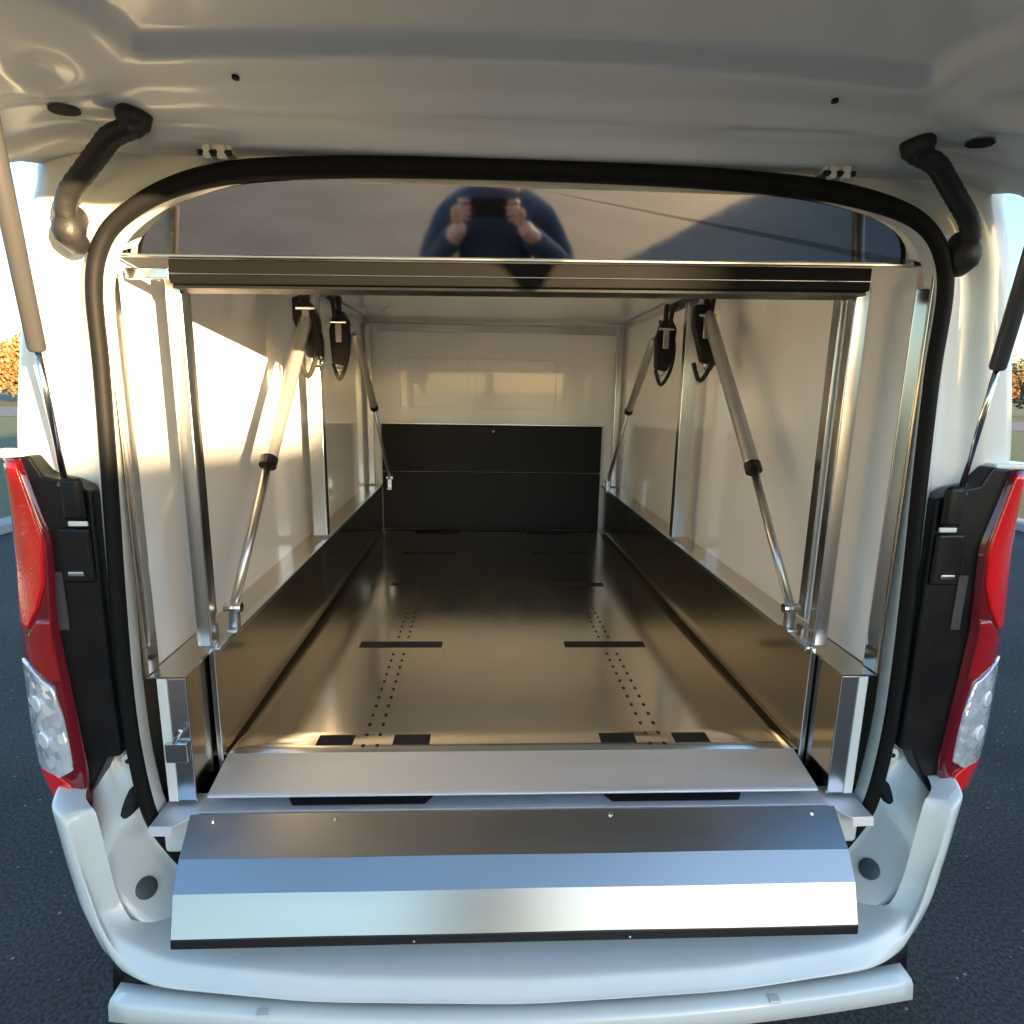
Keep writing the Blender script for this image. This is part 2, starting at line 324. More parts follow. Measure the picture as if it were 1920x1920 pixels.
for s in (-1, 1):
    for y0, y1 in ((.5, 1.75), (1.85, 3.0), (3.15, 3.9)):
        MB().add([(s*1.052, y0, 1.38), (s*1.052, y1, 1.38), (s*.992, y1, 1.82), (s*.992, y0, 1.82), (s*1.04, y0, 1.38), (s*1.04, y1, 1.38), (s*.97, y1, 1.82), (s*.97, y0, 1.82)],
                 [(0,1,2,3),(7,6,5,4),(0,4,5,1),(1,5,6,2),(2,6,7,3),(3,7,4,0)]).out('side_window', GLASS, van, bevel=.006)
    for y in (.95, 4.0):
        w_ = MB().tube([(s*.82, y, .335), (s*.84, y, .335), (s*1.0, y, .335), (s*1.02, y, .335)], [.30, .335, .335, .31], 40).out('wheel', RUBBER, van, smooth=False, bevel=.01)
        MB().tube([(s*1.018, y, .335), (s*1.03, y, .335), (s*1.034, y, .335)], [.20, .20, .06], 24).out('rim', STEEL, w_)
# underside and dark gap under the bumper
MB().box(-.90, .90, .02, 5.0, .30, .36).out('underbody', BLACK, van)

# seal: a rubber section swept round the arch
secp = [(-.017, .018), (-.019, -.012), (-.011, -.026), (0, -.031), (.012, -.026), (.018, -.012), (.019, .010)]
arcf = [(a, b_) for a, b_, c, d in full[3:-3]]
rows = []
for i, (x, z) in enumerate(arcf):
    a = arcf[max(i-1, 0)]; c = arcf[min(i+1, len(arcf)-1)]; t = Vector((c[0]-a[0], c[1]-a[1])).normalized(); n = Vector((-t.y, t.x))
    kk = .80 + .24*sstep(1.90, 1.975, z)
    rows.append([(x+n.x*(u+.004)*kk, v*.62-.010, z+n.y*(u+.004)*kk) for u, v in secp])
MB().grid(rows, closed=True).out('door_seal', SEALM, van, smooth=True, subsurf=1)
# tilted polished header panel closing the top of the bay
hp = [(x, z) for x, z in arcf if z > 1.80]
def hy(z): return .012 + (1.97-z)*.28
ins = [(x*.975, min(z-.006, 1.974)) for x, z in hp]
ins = [(-.795, 1.848)] + [p for p in ins if p[1] > 1.85] + [(.795, 1.868)]
def hdr(pts, dy): return [(x, hy(z)+dy, z) for x, z in pts]
MB().prism(hdr(ins, 0), (0, .006, .002)).out('header_panel', MIRROR, van)
MB().prism([(-.80, .040, 1.842), (.80, .040, 1.862), (.80, .040, 1.865), (-.80, .040, 1.845)], (0, .012, 0)).out('header_edge', STEELX, van)

# interior lining (slightly out of square with the rear, as fitted)
def sh(y): return -.013*y
def wallq(s, y0, y1, z0, z1, x=.797, t=.012):
    return [(s*x+sh(y0), y0, z0), (s*x+sh(y1), y1, z0), (s*x+sh(y1), y1, z1), (s*x+sh(y0), y0, z1)], (s*t, 0, 0)
for s in (-1, 1):
    p, d = wallq(s, .055, 2.63, 1.0, 2.02); MB().prism(p, d).out('wall_panel', LAM, van)
    p, d = wallq(s, .008, .052, 1.0, 1.845 if s < 0 else 1.862, .792, .004); MB().prism(p, d).out('polished_side_strip', MIRROR, van)
    p, d = wallq(s, .30, .335, 1.012, 1.86, .785, .010); MB().prism(p, d).out('wall_channel', POST, van, bevel=.003)
    MB().box(s*.7885, s*.7955, .000, .007, 1.0, 1.84).out('strip_flange', STEEL, van, bevel=.002)
MB().box(-.84, .82, .06, 2.66, 2.02, 2.032).out('ceiling_panel', LAM, van)
MB().box(-.84, .80, 2.63, 2.64, .70, 2.03).out('back_panel', LAM, van)
MB().box(-.62, -.20, 2.622, 2.629, 1.50, 1.80).out('back_cover', LAM, van, bevel=.002)
MB().box(-.15, .35, 2.622, 2.629, 1.50, 1.80).out('back_cover', LAM, van, bevel=.002)
MB().box(-.81, .79, 2.60, 2.628, 1.955, 2.0).out('back_rail', POST, van, bevel=.004)
MB().box(-.84, .84, .062, 2.66, .60, .66).out('load_floor', BLACK, van)
for s in (-1, 1):
    # ceiling rails
    MB().prism([(s*.795, .14, 1.985), (s*.795+sh(2.6), 2.6, 1.985), (s*.795+sh(2.6), 2.6, 2.018), (s*.795, .14, 2.018)], (-s*.03, 0, 0)).out('ceiling_rail', POST, van, bevel=.003)
    # side boxes beside the tray: front plate, inner plate, ledge
    bx = MB(); bx.box(s*.717, s*.775, .006, .010, .70, .992)
    bx2 = MB().prism([(s*.717, .011, .695), (s*.717+sh(2.6), 2.6, .695), (s*.717+sh(2.6), 2.6, .991), (s*.717, .011, .991)], (s*.004, 0, 0))
    bxo = bx.out('side_box', POST, van, bevel=.0015)
    bx2.out('inner_plate', STEEL, bxo)
    MB().prism([(s*.714, .004, .993), (s*.797, .004, .993), (s*.797+sh(2.6), 2.6, 1.012), (s*.714+sh(2.6), 2.6, 1.012)], (0, 0, .004)).out('ledge', STEEL, bxo)
    MB().box(s*.755, s*.775, .004, .0055, .70, .992).out('edge_strip', PAINT, bxo)
# small catch and lever on the left box front
lc = MB().box(-.768, -.722, -.006, .004, .800, .846).out('latch_plate', POST, van, bevel=.002)
MB().tube([(-.745, -.008, .85), (-.735, -.012, .868), (-.728, -.010, .880)], .005, 8).out('lever', CHROME, lc)

# tail lamps
TLO = [(1.047, 1.468), (1.051, 1.411), (1.060, 1.244), (1.074, 1.069), (1.078, .876), (1.074, .783), (1.055, .722)]
TLI = [(.985, 1.462), (.945, 1.301), (.957, 1.118), (.948, .974), (.937, .803), (.945, .712)]
def tlo(z): return interp([p[1] for p in TLO][::-1], [p[0] for p in TLO][::-1], z)
def tli(z): return interp([p[1] for p in TLI][::-1], [p[0] for p in TLI][::-1], z)
def lampsurf(s, u, z, lift=0):
    xi, xo = tli(z), tlo(z); x = xi+(xo-xi)*min(u, 1)
    y = -.045 - lift + .062*min(u, 1)**2.2 - ybase(z)*0
    if u > 1: y += (u-1)*.16; x = xo + .004*math.sin((u-1)*3)
    return (s*x*(1.0 if s > 0 else .975), y, z)
def zone(name, m, par, s, poly_v, lift, n=14):
    # poly_v: (z, u0, u1) rows
    rows = []
    pv = smooth_rows(poly_v, 5)
    for z, u0, u1 in pv: rows.append([lampsurf(s, u0+(u1-u0)*k/n, z, lift) for k in range(n+1)])
    return MB().grid(rows).out(name, m, par, smooth=True, solid=.006)
def smooth_rows(pv, n):
    o = []
    for a, b_ in zip(pv[:-1], pv[1:]):
        for k in range(n): o.append(tuple(p+(q_-p)*k/n for p, q_ in zip(a, b_)))
    return o+[pv[-1]]
for s in (-1, 1):
    lb = 'left' if s < 0 else 'right'
    t = MB()
    rows = []
    for k in range(25):
        z = 1.462 - (1.462-.712)*k/24
        rows.append([(s*(tli(z)+.006)*(1 if s > 0 else .975), .03, z)] + [lampsurf(s, u, z) for u in (0, .12, .3, .5, .7, .85, .95, 1.0, 1.2, 1.5, 1.9)])
    tl = t.grid(rows).out('tail_lamp', REDDK, van, smooth=True, solid=.006)
    zone('stop_lens', REDHOT, tl, s, [(1.455, .0, .30), (1.40, .02, .50), (1.30, .06, .76), (1.22, .1, .80), (1.17, .25, .80), (1.12, .55, .80)], .004)
    zone('reflex_strip', RED, tl, s, [(1.145, .05, .25), (1.10, .05, .6), (1.07, .05, .68), (1.045, .05, .60), (1.012, .05, .14)], .004)
    zone('clear_lens', CLEAR, tl, s, [(1.04, .70, .95), (1.0, .20, .97), (.93, .12, .97), (.86, .12, .95), (.815, .14, .93), (.793, .40, .90)], .004)
    zone('fog_lens', REDHOT, tl, s, [(.80, .50, .80), (.785, .25, .86), (.76, .12, .84), (.735, .08, .70)], .004)
    for z_, u_, m_ in ((.955, .62, BULB), (.875, .58, BULB)):
        c_ = Vector(lampsurf(s, u_, z_, .010)); nn = (Vector(lampsurf(s, u_+.1, z_))-Vector(lampsurf(s, u_-.1, z_))).normalized(); fw = Vector((nn.y*s, -abs(nn.x), 0)).normalized()
        bl = MB().tube([c_-fw*.004, c_, c_+fw*.0015], [.019, .019, .014], 20).out('reflector_bowl', m_, tl, bevel=.002)
    MB().box(s*.955, s*1.05, -.03, .05, 1.462, 1.474).out('lamp_cap', PAINT, tl, bevel=.004)
    # black pillar trim between seal and lamp
    px = [(.838, 1.40), (.845, 1.0), (.842, .80), (.850, .822), (.905, .765), (.945, .70), (.965, .82), (.97, .974), (.975, 1.118), (.965, 1.30), (.995, 1.462), (.955, 1.465), (.915, 1.42), (.88, 1.425)]
    px = [(.838, 1.40), (.846, 1.0), (.844, .835), (.872, .832), (.905, .768), (.945, .70), (.965, .82), (.97, .974), (.975, 1.118), (.965, 1.30), (.998, 1.462), (.945, 1.468), (.925, 1.43), (.88, 1.42)]
    pt = MB().prism([(s*x, -.034, z) for x, z in px], (0, .05, 0)).out('pillar_trim', BLACK, van, bevel=.006)
    MB().box(s*.845, s*.885, -.055, -.034, 1.345, 1.43).out('trim_block', BLACK, pt, bevel=.012)
    MB().box(s*.845, s*.905, -.046, -.034, 1.22, 1.33).out('latch_housing', BLACK, pt, bevel=.01)
    MB().box(s*.842, s*.878, -.050, -.045, 1.335, 1.345).out('bracket', PAINT, pt, bevel=.002)
    MB().box(s*.86, s*.89, -.051, -.045, 1.235, 1.245).out('clip', POST, pt, bevel=.002)
    MB().box(s*.91, s*.93, -.037, -.034, 1.12, 1.24).out('label_plate', mat('matt_plate', (.05, .045, .045), .7), pt)

# white corner pieces: hole, plug, screw boss
for s in (-1, 1):
    ht = RDF.ray_cast(Vector((s*.796, -1, .553)), Vector((0, 1, 0))); pn = ht[1] if ht[1].y < 0 else -ht[1]; pc0 = ht[0]
    MB().tube([pc0-pn*.006, pc0+pn*.004, pc0+pn*.006, pc0+pn*.0065], [.022, .022, .020, .004], 28).out('round_plug', PLUG, van, smooth=True)
    lp = smoothpath([(.816, .744), (.836, .745), (.853, .736), (.857, .710), (.850, .692), (.842, .690), (.830, .699), (.816, .706), (.816, .72), (.816, .744)], 2)[:-1]
    n_ = len(lp); c_ = (sum(p[0] for p in lp)/n_, sum(p[1] for p in lp)/n_)
    MB().add([(s*c_[0], ony(s*c_[0], c_[1]), c_[1])] + [(s*x, ony(s*x, z), z) for x, z in lp], [(0, k+1, (k+1) % n_+1) for k in range(n_)]).out('latch_opening', HOLE, van, solid=.002)
    yy = ony(s*.848, .806, 0)
    bo = MB().tube([(s*.848, yy+.012, .806), (s*.848, yy-.006, .806)], [.020, .016], 20).out('screw_boss', PAINT, van, bevel=.003)
    MB().tube([(s*.848, yy-.005, .806), (s*.848, yy-.008, .806)], .0055, 12).out('hole', HOLE, bo)

# bumper
def bplan(x):   # y of the front face over half width
    ax = abs(x); return interp([0, .4, .7, .84, .90, .935, .965, .985], [-.255, -.24, -.20, -.155, -.13, -.10, -.03, .14], ax)
xs = [-.985, -.98, -.97, -.96, -.95, -.94, -.93, -.92, -.91, -.90, -.89, -.88, -.87, -.86, -.84, -.82, -.78, -.74, -.70, -.64, -.56, -.48, -.4, -.3, -.2, -.1, 0]
xs = xs + [-x for x in reversed(xs[:-1])]
def btop(ax): return interp([0, .64, .70, .76, .82, .845, .865, .878, .886, .985], [.495, .495, .498, .502, .518, .545, .59, .68, .768, .776], ax)
rows = []
for x in xs:
    ax = abs(x); yb = bplan(x); zt = btop(ax); sx_ = 1 if x > 0 else -1
    low = interp([0, .4, .7, .86, .985], [.468, .468, .458, .445, .46], ax)
    r_ = []
    inn = (x*.965 if ax > .8 else x, yb + (.030 if ax > .8 else .10), zt-.004)
    r_.append(inn); ft = 1+.018*sstep(.84, .93, ax)*sstep(.6, .78, zt); r_.append((x*.990*ft, yb+.016, zt+.001)); r_.append((x*.999*ft, yb+.003, zt)); r_.append((x*ft, yb+.001, zt-.005))
    for k in range(1, 9):
        t = k/8; z = (zt-.02)+(low-(zt-.02))*t
        bul = -.010*math.sin(math.pi*t)
        stepz = .014*(1-sstep(.565, .60, z))*(-1)
        fx = 1 + (interp([.40, .45, .54, .575, .60, .78], [.925, .94, .962, .970, .985, 1.018], z)-1)*sstep(.70, .92, ax)
        r_.append((x*fx, yb+bul+stepz, z))
    fb = 1-.075*sstep(.70, .92, ax); r_.append((x*fb*.99, yb+.01, low-.010)); r_.append((x*fb*.97, yb+.07, low-.014))
    rows.append(r_)
MB().grid(rows).out('bumper', PAINT, van, smooth=True, subsurf=1)
# body sheet behind the plate, closing bumper to sill
MB().prism([(-.66, -.03, .66), (-.66, -.10, .60), (-.66, -.16, .50), (-.66, -.10, .48), (-.66, .02, .58)], (1.32, 0, 0)).out('rear_valance', PAINT, van)
# dark gap strip and white step strip
rows = []; rowd = []
for k in range(41):
    x = -.80 + 1.6*k/40; yb = -.222 - .055*(1-(x/.8)**2)
    rows.append([(x, yb+.05, .432), (x, yb+.006, .432), (x, yb, .425), (x, yb-.004, .396), (x, yb+.004, .388), (x, yb+.06, .385)])
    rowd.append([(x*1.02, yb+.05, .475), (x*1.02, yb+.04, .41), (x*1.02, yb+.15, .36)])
st = MB().grid(rows).out('step_strip', PAINT, van, smooth=True, solid=.004)
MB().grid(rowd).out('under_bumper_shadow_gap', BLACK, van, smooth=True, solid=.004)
for s in (-1, 1):
    MB().box(s*.485, s*.508, -.258, -.242, .430, .436).out('bracket', PAINT, st, bevel=.002)

# tailgate, raised: inner skin seen from below
tg = None
def tgz(x, y):
    v = -y                                # distance out from the hinge line
    z = 2.026 + .125*v - .02*sstep(.3, .9, v)
    ax = abs(x)
    z += -.018*sstep(.07, .03, v)        # hinge lip
    # recessed middle panel with rounded corners
    rc = sstep(0, .03, min(.60+.10*sstep(.2, .5, v)-ax, v-.225 + .03*(ax/.6)**2, 1.0-v))
    z += .022*rc
    z -= .34*min(max(0, ax-.62), .13)*sstep(.08, .20, v)
    z += .012*sstep(.120, .165, v + .03*(ax/.7)**2)      # crease
    # long pressed highlight pockets
    for cx, wx, cy in ((-.01, .17, .098), (-.43, .13, .085), (.43, .13, .095)):
        e = ((x-cx)/wx)**2; z += .006*math.exp(-e*e*1.3)*math.exp(-((v-cy)/.010)**2) if e < 3 else 0
    # corners roll down to the rim
    z -= .03*sstep(.76, .93, ax)**1.3 + .05*sstep(.90, .965, ax)
    z += .012*math.exp(-(((ax-.715)/.03)**2+((v-.215)/.035)**2)**2)   # dimple
    z -= .095*sstep(1.02, 1.10, v)
    return z
def tghw(v): return .985 - .115*(1-sstep(-.02, .14, v))**2.2
rows = []
vv = [-.035, -.028, -.018, -.006] + [i*.008 for i in range(0, 45)] + [.37 + i*.03 for i in range(0, 25)]
for v in vv:
    hw = tghw(v); r_ = []
    for i in range(161):
        u = -1 + 2*i/160; x = u*hw
        r_.append((x, -v, tgz(x, -v) - .03*sstep(-.016, -.036, v)*0 + (.012*sstep(.0, -.035, v))))
    rows.append(r_)
tg = MB().grid(rows).out('tailgate', PAINT_IN, van, smooth=True)
# outer skin of the tailgate with window glass, a separate thick shell above
rows = []
for v in [-.035, .0, .05, .2, .5, .8, 1.0, 1.09]:
    hw = tghw(v)*1.0
    rows.append([(u/20*hw, -v, 2.115 + .125*v - .09*abs(u/20)**6 - (.06 if v in (-.035, 1.09) else 0)) for u in range(-20, 21)])
MB().grid(rows).out('outer_skin', PAINT, tg, smooth=True)
MB().prism([(-.72, -.25, 2.155), (.72, -.25, 2.155), (.66, -.85, 2.23), (-.66, -.85, 2.23)], (0, 0, .006)).out('rear_window', GLASS, tg, bevel=.003)
for s in (-1, 1):
    MB().tube([(s*.767, -.094, tgz(.767, -.094)-.003+.004), (s*.767, -.094, tgz(.767, -.094)-.004)], [.020, .020], 20).out('oval_plug', HOLE, tg)
    o = tg.children[-1]; 
    MB().tube([(s*.462, -.172, tgz(.46, -.172)+.002), (s*.462, -.172, tgz(.46, -.172)-.004)], .0055, 12).out('screw', BLACK, tg)
for o in list(tg.children):
    if o.name.startswith('oval_plug'):
        # oval and lifted to sit on the sloping rim
        for v in o.data.vertices:
            cx = .767*(1 if v.co.x > 0 else -1); v.co.x = cx + (v.co.x-cx)*1.25; v.co.y = -.094 + (v.co.y+.094)*.8
            v.co.z = tgz(v.co.x, v.co.y) - .0025
# rim strip seam at the hinge edge
MB().tube([(-.60+1.2*k/24, .030, 2.012) for k in range(25)], .004, 6).out('rim_bead', PAINT_IN, tg, smooth=True)
# hinges
for s in (-1, 1):
    h = MB().box(s*.555-.026, s*.555+.026, -.035, .012, 2.002, 2.020).out('hinge', PAINT, van, bevel=.004)
    MB().box(s*.555-.020, s*.555-.006, -.045, -.030, 1.990, 2.012).out('knuckle', PAINT, h, bevel=.003)
    MB().box(s*.555+.004, s*.555+.020, -.045, -.030, 1.990, 2.012).out('knuckle', PAINT, h, bevel=.003)
    MB().tube([(s*.555-.028, -.040, 1.999), (s*.555+.028, -.040, 1.999)], .005, 10).out('pin', HOLE, h)
    # wiring tube with grommets
    pts = smoothpath([(s*.66, -.085, 2.020), (s*.700, -.085, 2.004), (s*.728, -.075, 1.985), (s*.768, -.06, 1.955), (s*.806, -.045, 1.925), (s*.822, -.035, 1.895), (s*.822, -.018, 1.868)], 6)
    rr = [.0165+.0009*(k % 2) for k in range(len(pts))]
    wt = MB().tube(pts, rr, 14).out('wiring_tube', HOSE, van, smooth=True)
    MB().tube([(s*.662, -.085, 2.042), (s*.666, -.085, 2.024), (s*.672, -.085, 2.012)], [.028, .026, .017], 20).out('grommet', HOSE, wt, smooth=True)
    g2 = smoothpath([(s*.822, .0, 1.905), (s*.824, -.022, 1.880), (s*.824, -.026, 1.862), (s*.822, .0, 1.845)], 3)
    MB().tube(g2, [.016, .021, .023, .025, .026, .026, .025, .022, .02, .014][:len(g2)], 16).out('grommet', HOSE, wt, smooth=True)
    # gas strut of the tailgate
    B = Vector((s*.882, -.035, 1.413)); T = Vector((s*.745, -.30, tgz(.745, -.30)+.004)); M_ = B.lerp(T, .39)
    gs = MB().tube([M_, M_+(T-M_)*.01, T-(T-M_)*.02, T], [.012, .0135, .0135, .010], 18).out('tailgate_strut', STRUT, van, smooth=True)
    MB().tube([B, M_], .0055, 12).out('rod', CHROME, gs, smooth=True)
    MB().tube([B-Vector((s*.018, 0, 0)), B+Vector((s*.012, 0, 0))], [.009, .007], 10).out('ball_joint', POST, gs, smooth=True)

# ------------------------------------------------------------------ sliding tray
tray = empty('cargo_tray', (0, 1.3, .7)); tag(tray, 'long stainless steel tray lining the middle of the van floor', 'tray')
fl = []
for j in range(27):
    y = .137 + (2.58-.137)*j/26
    fl.append([(-.722+1.444*i/24+sh(y), y, .729) for i in range(25)])
floor = MB().grid(fl).out('tray_floor', FLOOR, tray, smooth=True, solid=.006, off=-1)
for s in (-1, 1):
    MB().prism([(s*.711, .115, .734), (s*.711+sh(2.58), 2.58, .734), (s*.711+sh(2.58), 2.58, 1.000), (s*.711, .115, 1.000)], (-s*.004, 0, 0)).out('tray_side', STEEL, tray)
    MB().prism([(s*.711, .115, 1.001), (s*.711+sh(2.58), 2.58, 1.015), (s*.711+sh(2.58), 2.58, 1.027), (s*.711, .115, 1.013)], (-s*.022, 0, 0)).out('tray_top_rail', POST, tray, bevel=.003)
    MB().box(s*.700, s*.712, .108, .1145, .700, 1.012).out('tray_corner', POST, tray, bevel=.002)
lipm = MB().add([(-.700, .137, .7295), (.700, .137, .7295), (.690, .006, .718), (-.690, .006, .718), (-.690, -.0005, .713), (.690, -.0005, .713), (-.690, .0, .710), (.690, .0, .710)],
    [(0, 1, 2, 3), (3, 2, 5, 4), (4, 5, 7, 6)]).out('tray_lip', ALU, tray, solid=.002, bevel=.0015)
PERF = MB()
def slot(x0, x1, y0, y1, sk=0):
    MB().prism([(x0, y0, .7296), (x1, y0, .7296), (x1+sk, y1, .7296), (x0+sk, y1, .7296)], (0, 0, .0012)).out('floor_slot', HOLE, tray, bevel=.0)
for s in (-1, 1):
    sk = -s*.004
    for x0, x1 in ((.410, .500), (.218, .310)):
        a, b_ = sorted((s*x0, s*x1)); slot(a, b_, .168, .212, 0)
    for y, a, b_ in ((.755, .215, .500), (1.43, .22, .49), (1.965, .21, .50), (2.45, .21, .48)):
        p, q_ = sorted((s*a, s*b_)); slot(p+sh(y)-.005, q_+sh(y)-.005, y, y+.045)
    d = PERF
    for r_ in (.345, .380):
        for k in range(26):
            y = .16 + k*.0485
            if abs(y-.77) < .04: continue
            d.box(s*r_-.004+sh(y), s*r_+.004+sh(y), y, y+.011, .7293, .7302)
fm = floor.data; bmf = bmesh.new(); bmf.from_mesh(fm); pv = [bmf.verts.new(v) for v in PERF.v]
for f_ in PERF.f:
    q_ = bmf.faces.new([pv[i] for i in f_]); q_.material_index = 1
bmf.to_mesh(fm); bmf.free(); fm.materials.append(HOLE)
# sill base plate with finger slots
sill = empty('sill_plate', (0, 0, .69)); tag(sill, 'flat aluminium sill strip with two dark slots directly under the tray lip', 'sill plate')
MB().prism([(-.785, .045, .690), (.785, .045, .690), (.785, -.062, .690), (.735, -.064, .690), (.700, -.020, .690), (-.700, -.020, .690), (-.735, -.064, .690), (-.785, -.062, .690)], (0, 0, -.006)).out('plate', ALU, sill, bevel=.0015)
for s in (-1, 1):
    MB().prism([(s*.185, .040, .691), (s*.532, .040, .691), (s*.505, -.003, .691), (s*.212, -.003, .691)], (0, 0, .001)).out('slot', HOLE, sill)
    MB().prism([(s*.737, -.064, .689), (s*.785, -.062, .689), (s*.785, -.066, .67), (s*.737, -.068, .67)], (0, .003, 0)).out('end_tab', ALU, sill)
MB().box(-.70, .70, .05, .08, .688, .700).out('shadow_gap_strip', BLACK, sill)
# folded scuff plate over the bumper
gp = empty('scuff_plate', (0, -.12, .64)); tag(gp, 'wide folded stainless scuff plate with black rubber edge lying over the rear bumper', 'scuff plate')
prof = [(.714, -.030, .692), (.700, -.115, .654), (.694, -.158, .612), (.686, -.194, .545)]
rows = []
for x, y, z in prof: rows.append([(-x + 2*x*k/30, y, z + .0006*math.sin(k*.5+y*40)) for k in range(31)])
for j in range(3):
    ra = rows[j]; rb = rows[j+1]
    mid = [[tuple(a[c]+(b_[c]-a[c])*t for c in range(3)) for a, b_ in zip(ra, rb)] for t in (0, 1)]
    if j == 0: acc = mid
    else: acc += mid[1:]
MB().grid(acc).out('plate', STEELX, gp, smooth=False, solid=.002)
MB().prism([(-.688, -.1955, .545), (.688, -.1955, .545), (.688, -.1985, .524), (-.688, -.1985, .524)], (0, .010, 0)).out('rubber_edge', RUBBER, gp, bevel=.003)
for x, y, z in ((-.40, -.042, .688), (.20, -.042, .688), (-.66, -.044, .687), (.655, -.044, .687)):
    MB().tube([(x, y, z-.002), (x, y, z+.003)], [.006, .004], 12).out('rivet', CHROME, gp)
for x in (-.215, .215, .62): MB().tube([(x, -.1985, .535), (x, -.2015, .535)], .0025, 10).out('screw', CHROME, gp)

# ------------------------------------------------------------------ lift frame
fr = empty('lift_frame', (0, 1.2, 1.0)); tag(fr, 'stainless frame of posts and gas struts round the upper half of the load bay', 'frame')
for s in (-1, 1):
    MB().box(s*.708, s*.742, .118, .150, 1.013, 1.835).out('post', POST, fr, bevel=.004)
    MB().box(s*.725+sh(1.2)-.028, s*.725+sh(1.2)+.028, 1.16, 1.20, 1.025, 1.985).out('post', POST, fr, bevel=.004)
    MB().box(s*.765+sh(2.6)-.018, s*.765+sh(2.6)+.018, 2.56, 2.60, 1.02, 1.985).out('post', POST, fr, bevel=.004)
    # long gas struts: front and rear pair
    for T, J, B, r0 in (((s*.665, .95, 1.93), (s*.682, .475, 1.40), (s*.688, .20, 1.080), .021), ((s*.650, 1.50, 1.84), (s*.655, 1.92, 1.52), (s*.655, 2.36, 1.09), .019)):
        T, J, B = Vector(T), Vector(J), Vector(B)
        g = MB().tube([T, T.lerp(J, .03), T.lerp(J, .97), J], [r0*.6, r0, r0, r0*.9], 18).out('gas_strut', GREYCYL, fr, smooth=True)
        MB().tube([J.lerp(T, .02), J.lerp(B, .03)], r0*1.12, 14).out('collar', BLACK, g)
        MB().tube([J, B], r0*.54, 12).out('rod', RODM, g, smooth=True)
        MB().box(B.x-.014, B.x+.014, B.y-.022, B.y+.022, 1.022, 1.030).out('foot', POST, g, bevel=.002)
        MB().tube([B-Vector((.02, 0, 0)), B+Vector((.02, 0, 0))], [.012, .012], 12).out('foot_bolt', CHROME, g)
        MB().box(B.x-.012, B.x+.012, B.y-.010, B.y+.010, 1.03, B.z+.006).out('clevis', POST, g, bevel=.003)
    MB().box(s*.70-.02, s*.70+.02, .86, 1.42, 1.945, 1.975).out('strut_bracket', BLACK, fr, bevel=.006)
# front bar across the top: edge of the raised upper deck
bar = empty('upper_deck', (0, .1, 1.84)); tag(bar, 'raised upper deck whose black edge bar crosses the bay under the header panel', 'deck')
def barq(x0, x1, z0, z1, y0, y1):
    k = .0125; return [(x0, y0, z0+k*x0), (x1, y0, z0+k*x1), (x1, y0, z1+k*x1), (x0, y0, z1+k*x0)], (0, y1-y0, 0)
p, d = barq(-.70, .700, 1.806, 1.8515, .058, .12); MB().prism(p, d).out('edge_bar', mat('matt_black_bar', (.005, .005, .005), .6, spec=.1), bar, bevel=.003)
p, d = barq(-.70, .700, 1.823, 1.8255, .055, .060); MB().prism(p, d).out('bright_strip', CHROME, bar, bevel=.001)
p, d = barq(-.70, .700, 1.800, 1.806, .07, .14); MB().prism(p, d).out('deck_sheet', BLACK, bar)
p, d = barq(-.785, -.702, 1.815, 1.835, .06, .075); MB().prism(p, d).out('corner_bracket', POST, bar, bevel=.002)

# black cabinet in front of the back wall
cb = empty('cabinet', (0, 2.6, .73)); tag(cb, 'black low cabinet standing across the far end of the tray', 'cabinet')
MB().box(-.735, .648, 2.585, 2.62, .7300, 1.095).out('lower_panel', BLACKBOX, cb, bevel=.004)
MB().box(-.735, .648, 2.588, 2.62, 1.101, 1.396).out('upper_panel', BLACKBOX, cb, bevel=.004)
MB().box(-.740, .653, 2.580, 2.625, 1.397, 1.405).out('top_trim', POST, cb, bevel=.002)
MB().tube([(-.04, 2.587, 1.36), (-.04, 2.575, 1.36)], .008, 12).out('knob', CHROME, cb)

# hanging ratchet straps
def strap(s, xo, y, z, lab, tilt=0.):
    x = s*xo
    e = empty('ratchet_strap', (x, y, z)); tag(e, lab, 'strap', 'black straps hanging from the strut brackets')
    MB().tube(smoothpath([(x+.01*s, y+.03, 1.95), (x, y, z+.11), (x-.004, y-.01, z+.04)], 4), .010, 8).out('webbing', WEB, e, smooth=True)
    MB().tube(smoothpath([(x+.035*s, y-.03, 1.95), (x+.02*s, y-.02, z+.13), (x+.012*s, y-.012, z+.05)], 4), .009, 8).out('webbing', WEB, e, smooth=True)
    b_ = MB(); c = Vector((x, y, z))
    pts = [(-.022, -.085), (.018, -.095), (.030, -.04), (.032, .05), (.012, .082), (-.020, .078), (-.032, .02)]
    MB().tube(smoothpath([(x-.02, y+.02, z+.09), (x+.035, y, z+.02), (x+.028, y-.02, z-.09), (x-.006, y-.01, z-.16), (x-.03, y, z-.10)], 5), .0075, 8).out('loose_end', WEB, e, smooth=True)
    bo = b_.prism([(c.x + a*1.25 + tilt*bb, c.y-.02, c.z+bb*1.15) for a, bb in pts], (0, .04, 0)).out('ratchet', BLACK, e, bevel=.008)
    MB().box(c.x-.012, c.x+.012, c.y-.026, c.y-.019, c.z-.02, c.z+.05).out('handle', GREYCYL, bo, bevel=.004)
    MB().tube([(c.x-.03, c.y-.02, c.z+.055), (c.x+.03, c.y-.02, c.z+.055)], .006, 10).out('axle', CHROME, bo)
    hk = [(c.x+math.cos(a)*.016-.1*tilt, c.y, c.z-.108+math.sin(a)*.018) for a in [k*2*math.pi/14 for k in range(15)]]
    MB().tube(hk, .0035, 8).out('hook', CHROME, e, smooth=True)
strap(-1, .655, 1.25, 1.80, 'black ratchet strap with bright axle hanging beside the left middle post', .05)
strap(1, .625, 1.25, 1.80, 'bulky black ratchet strap hanging inside the right middle post', .08)
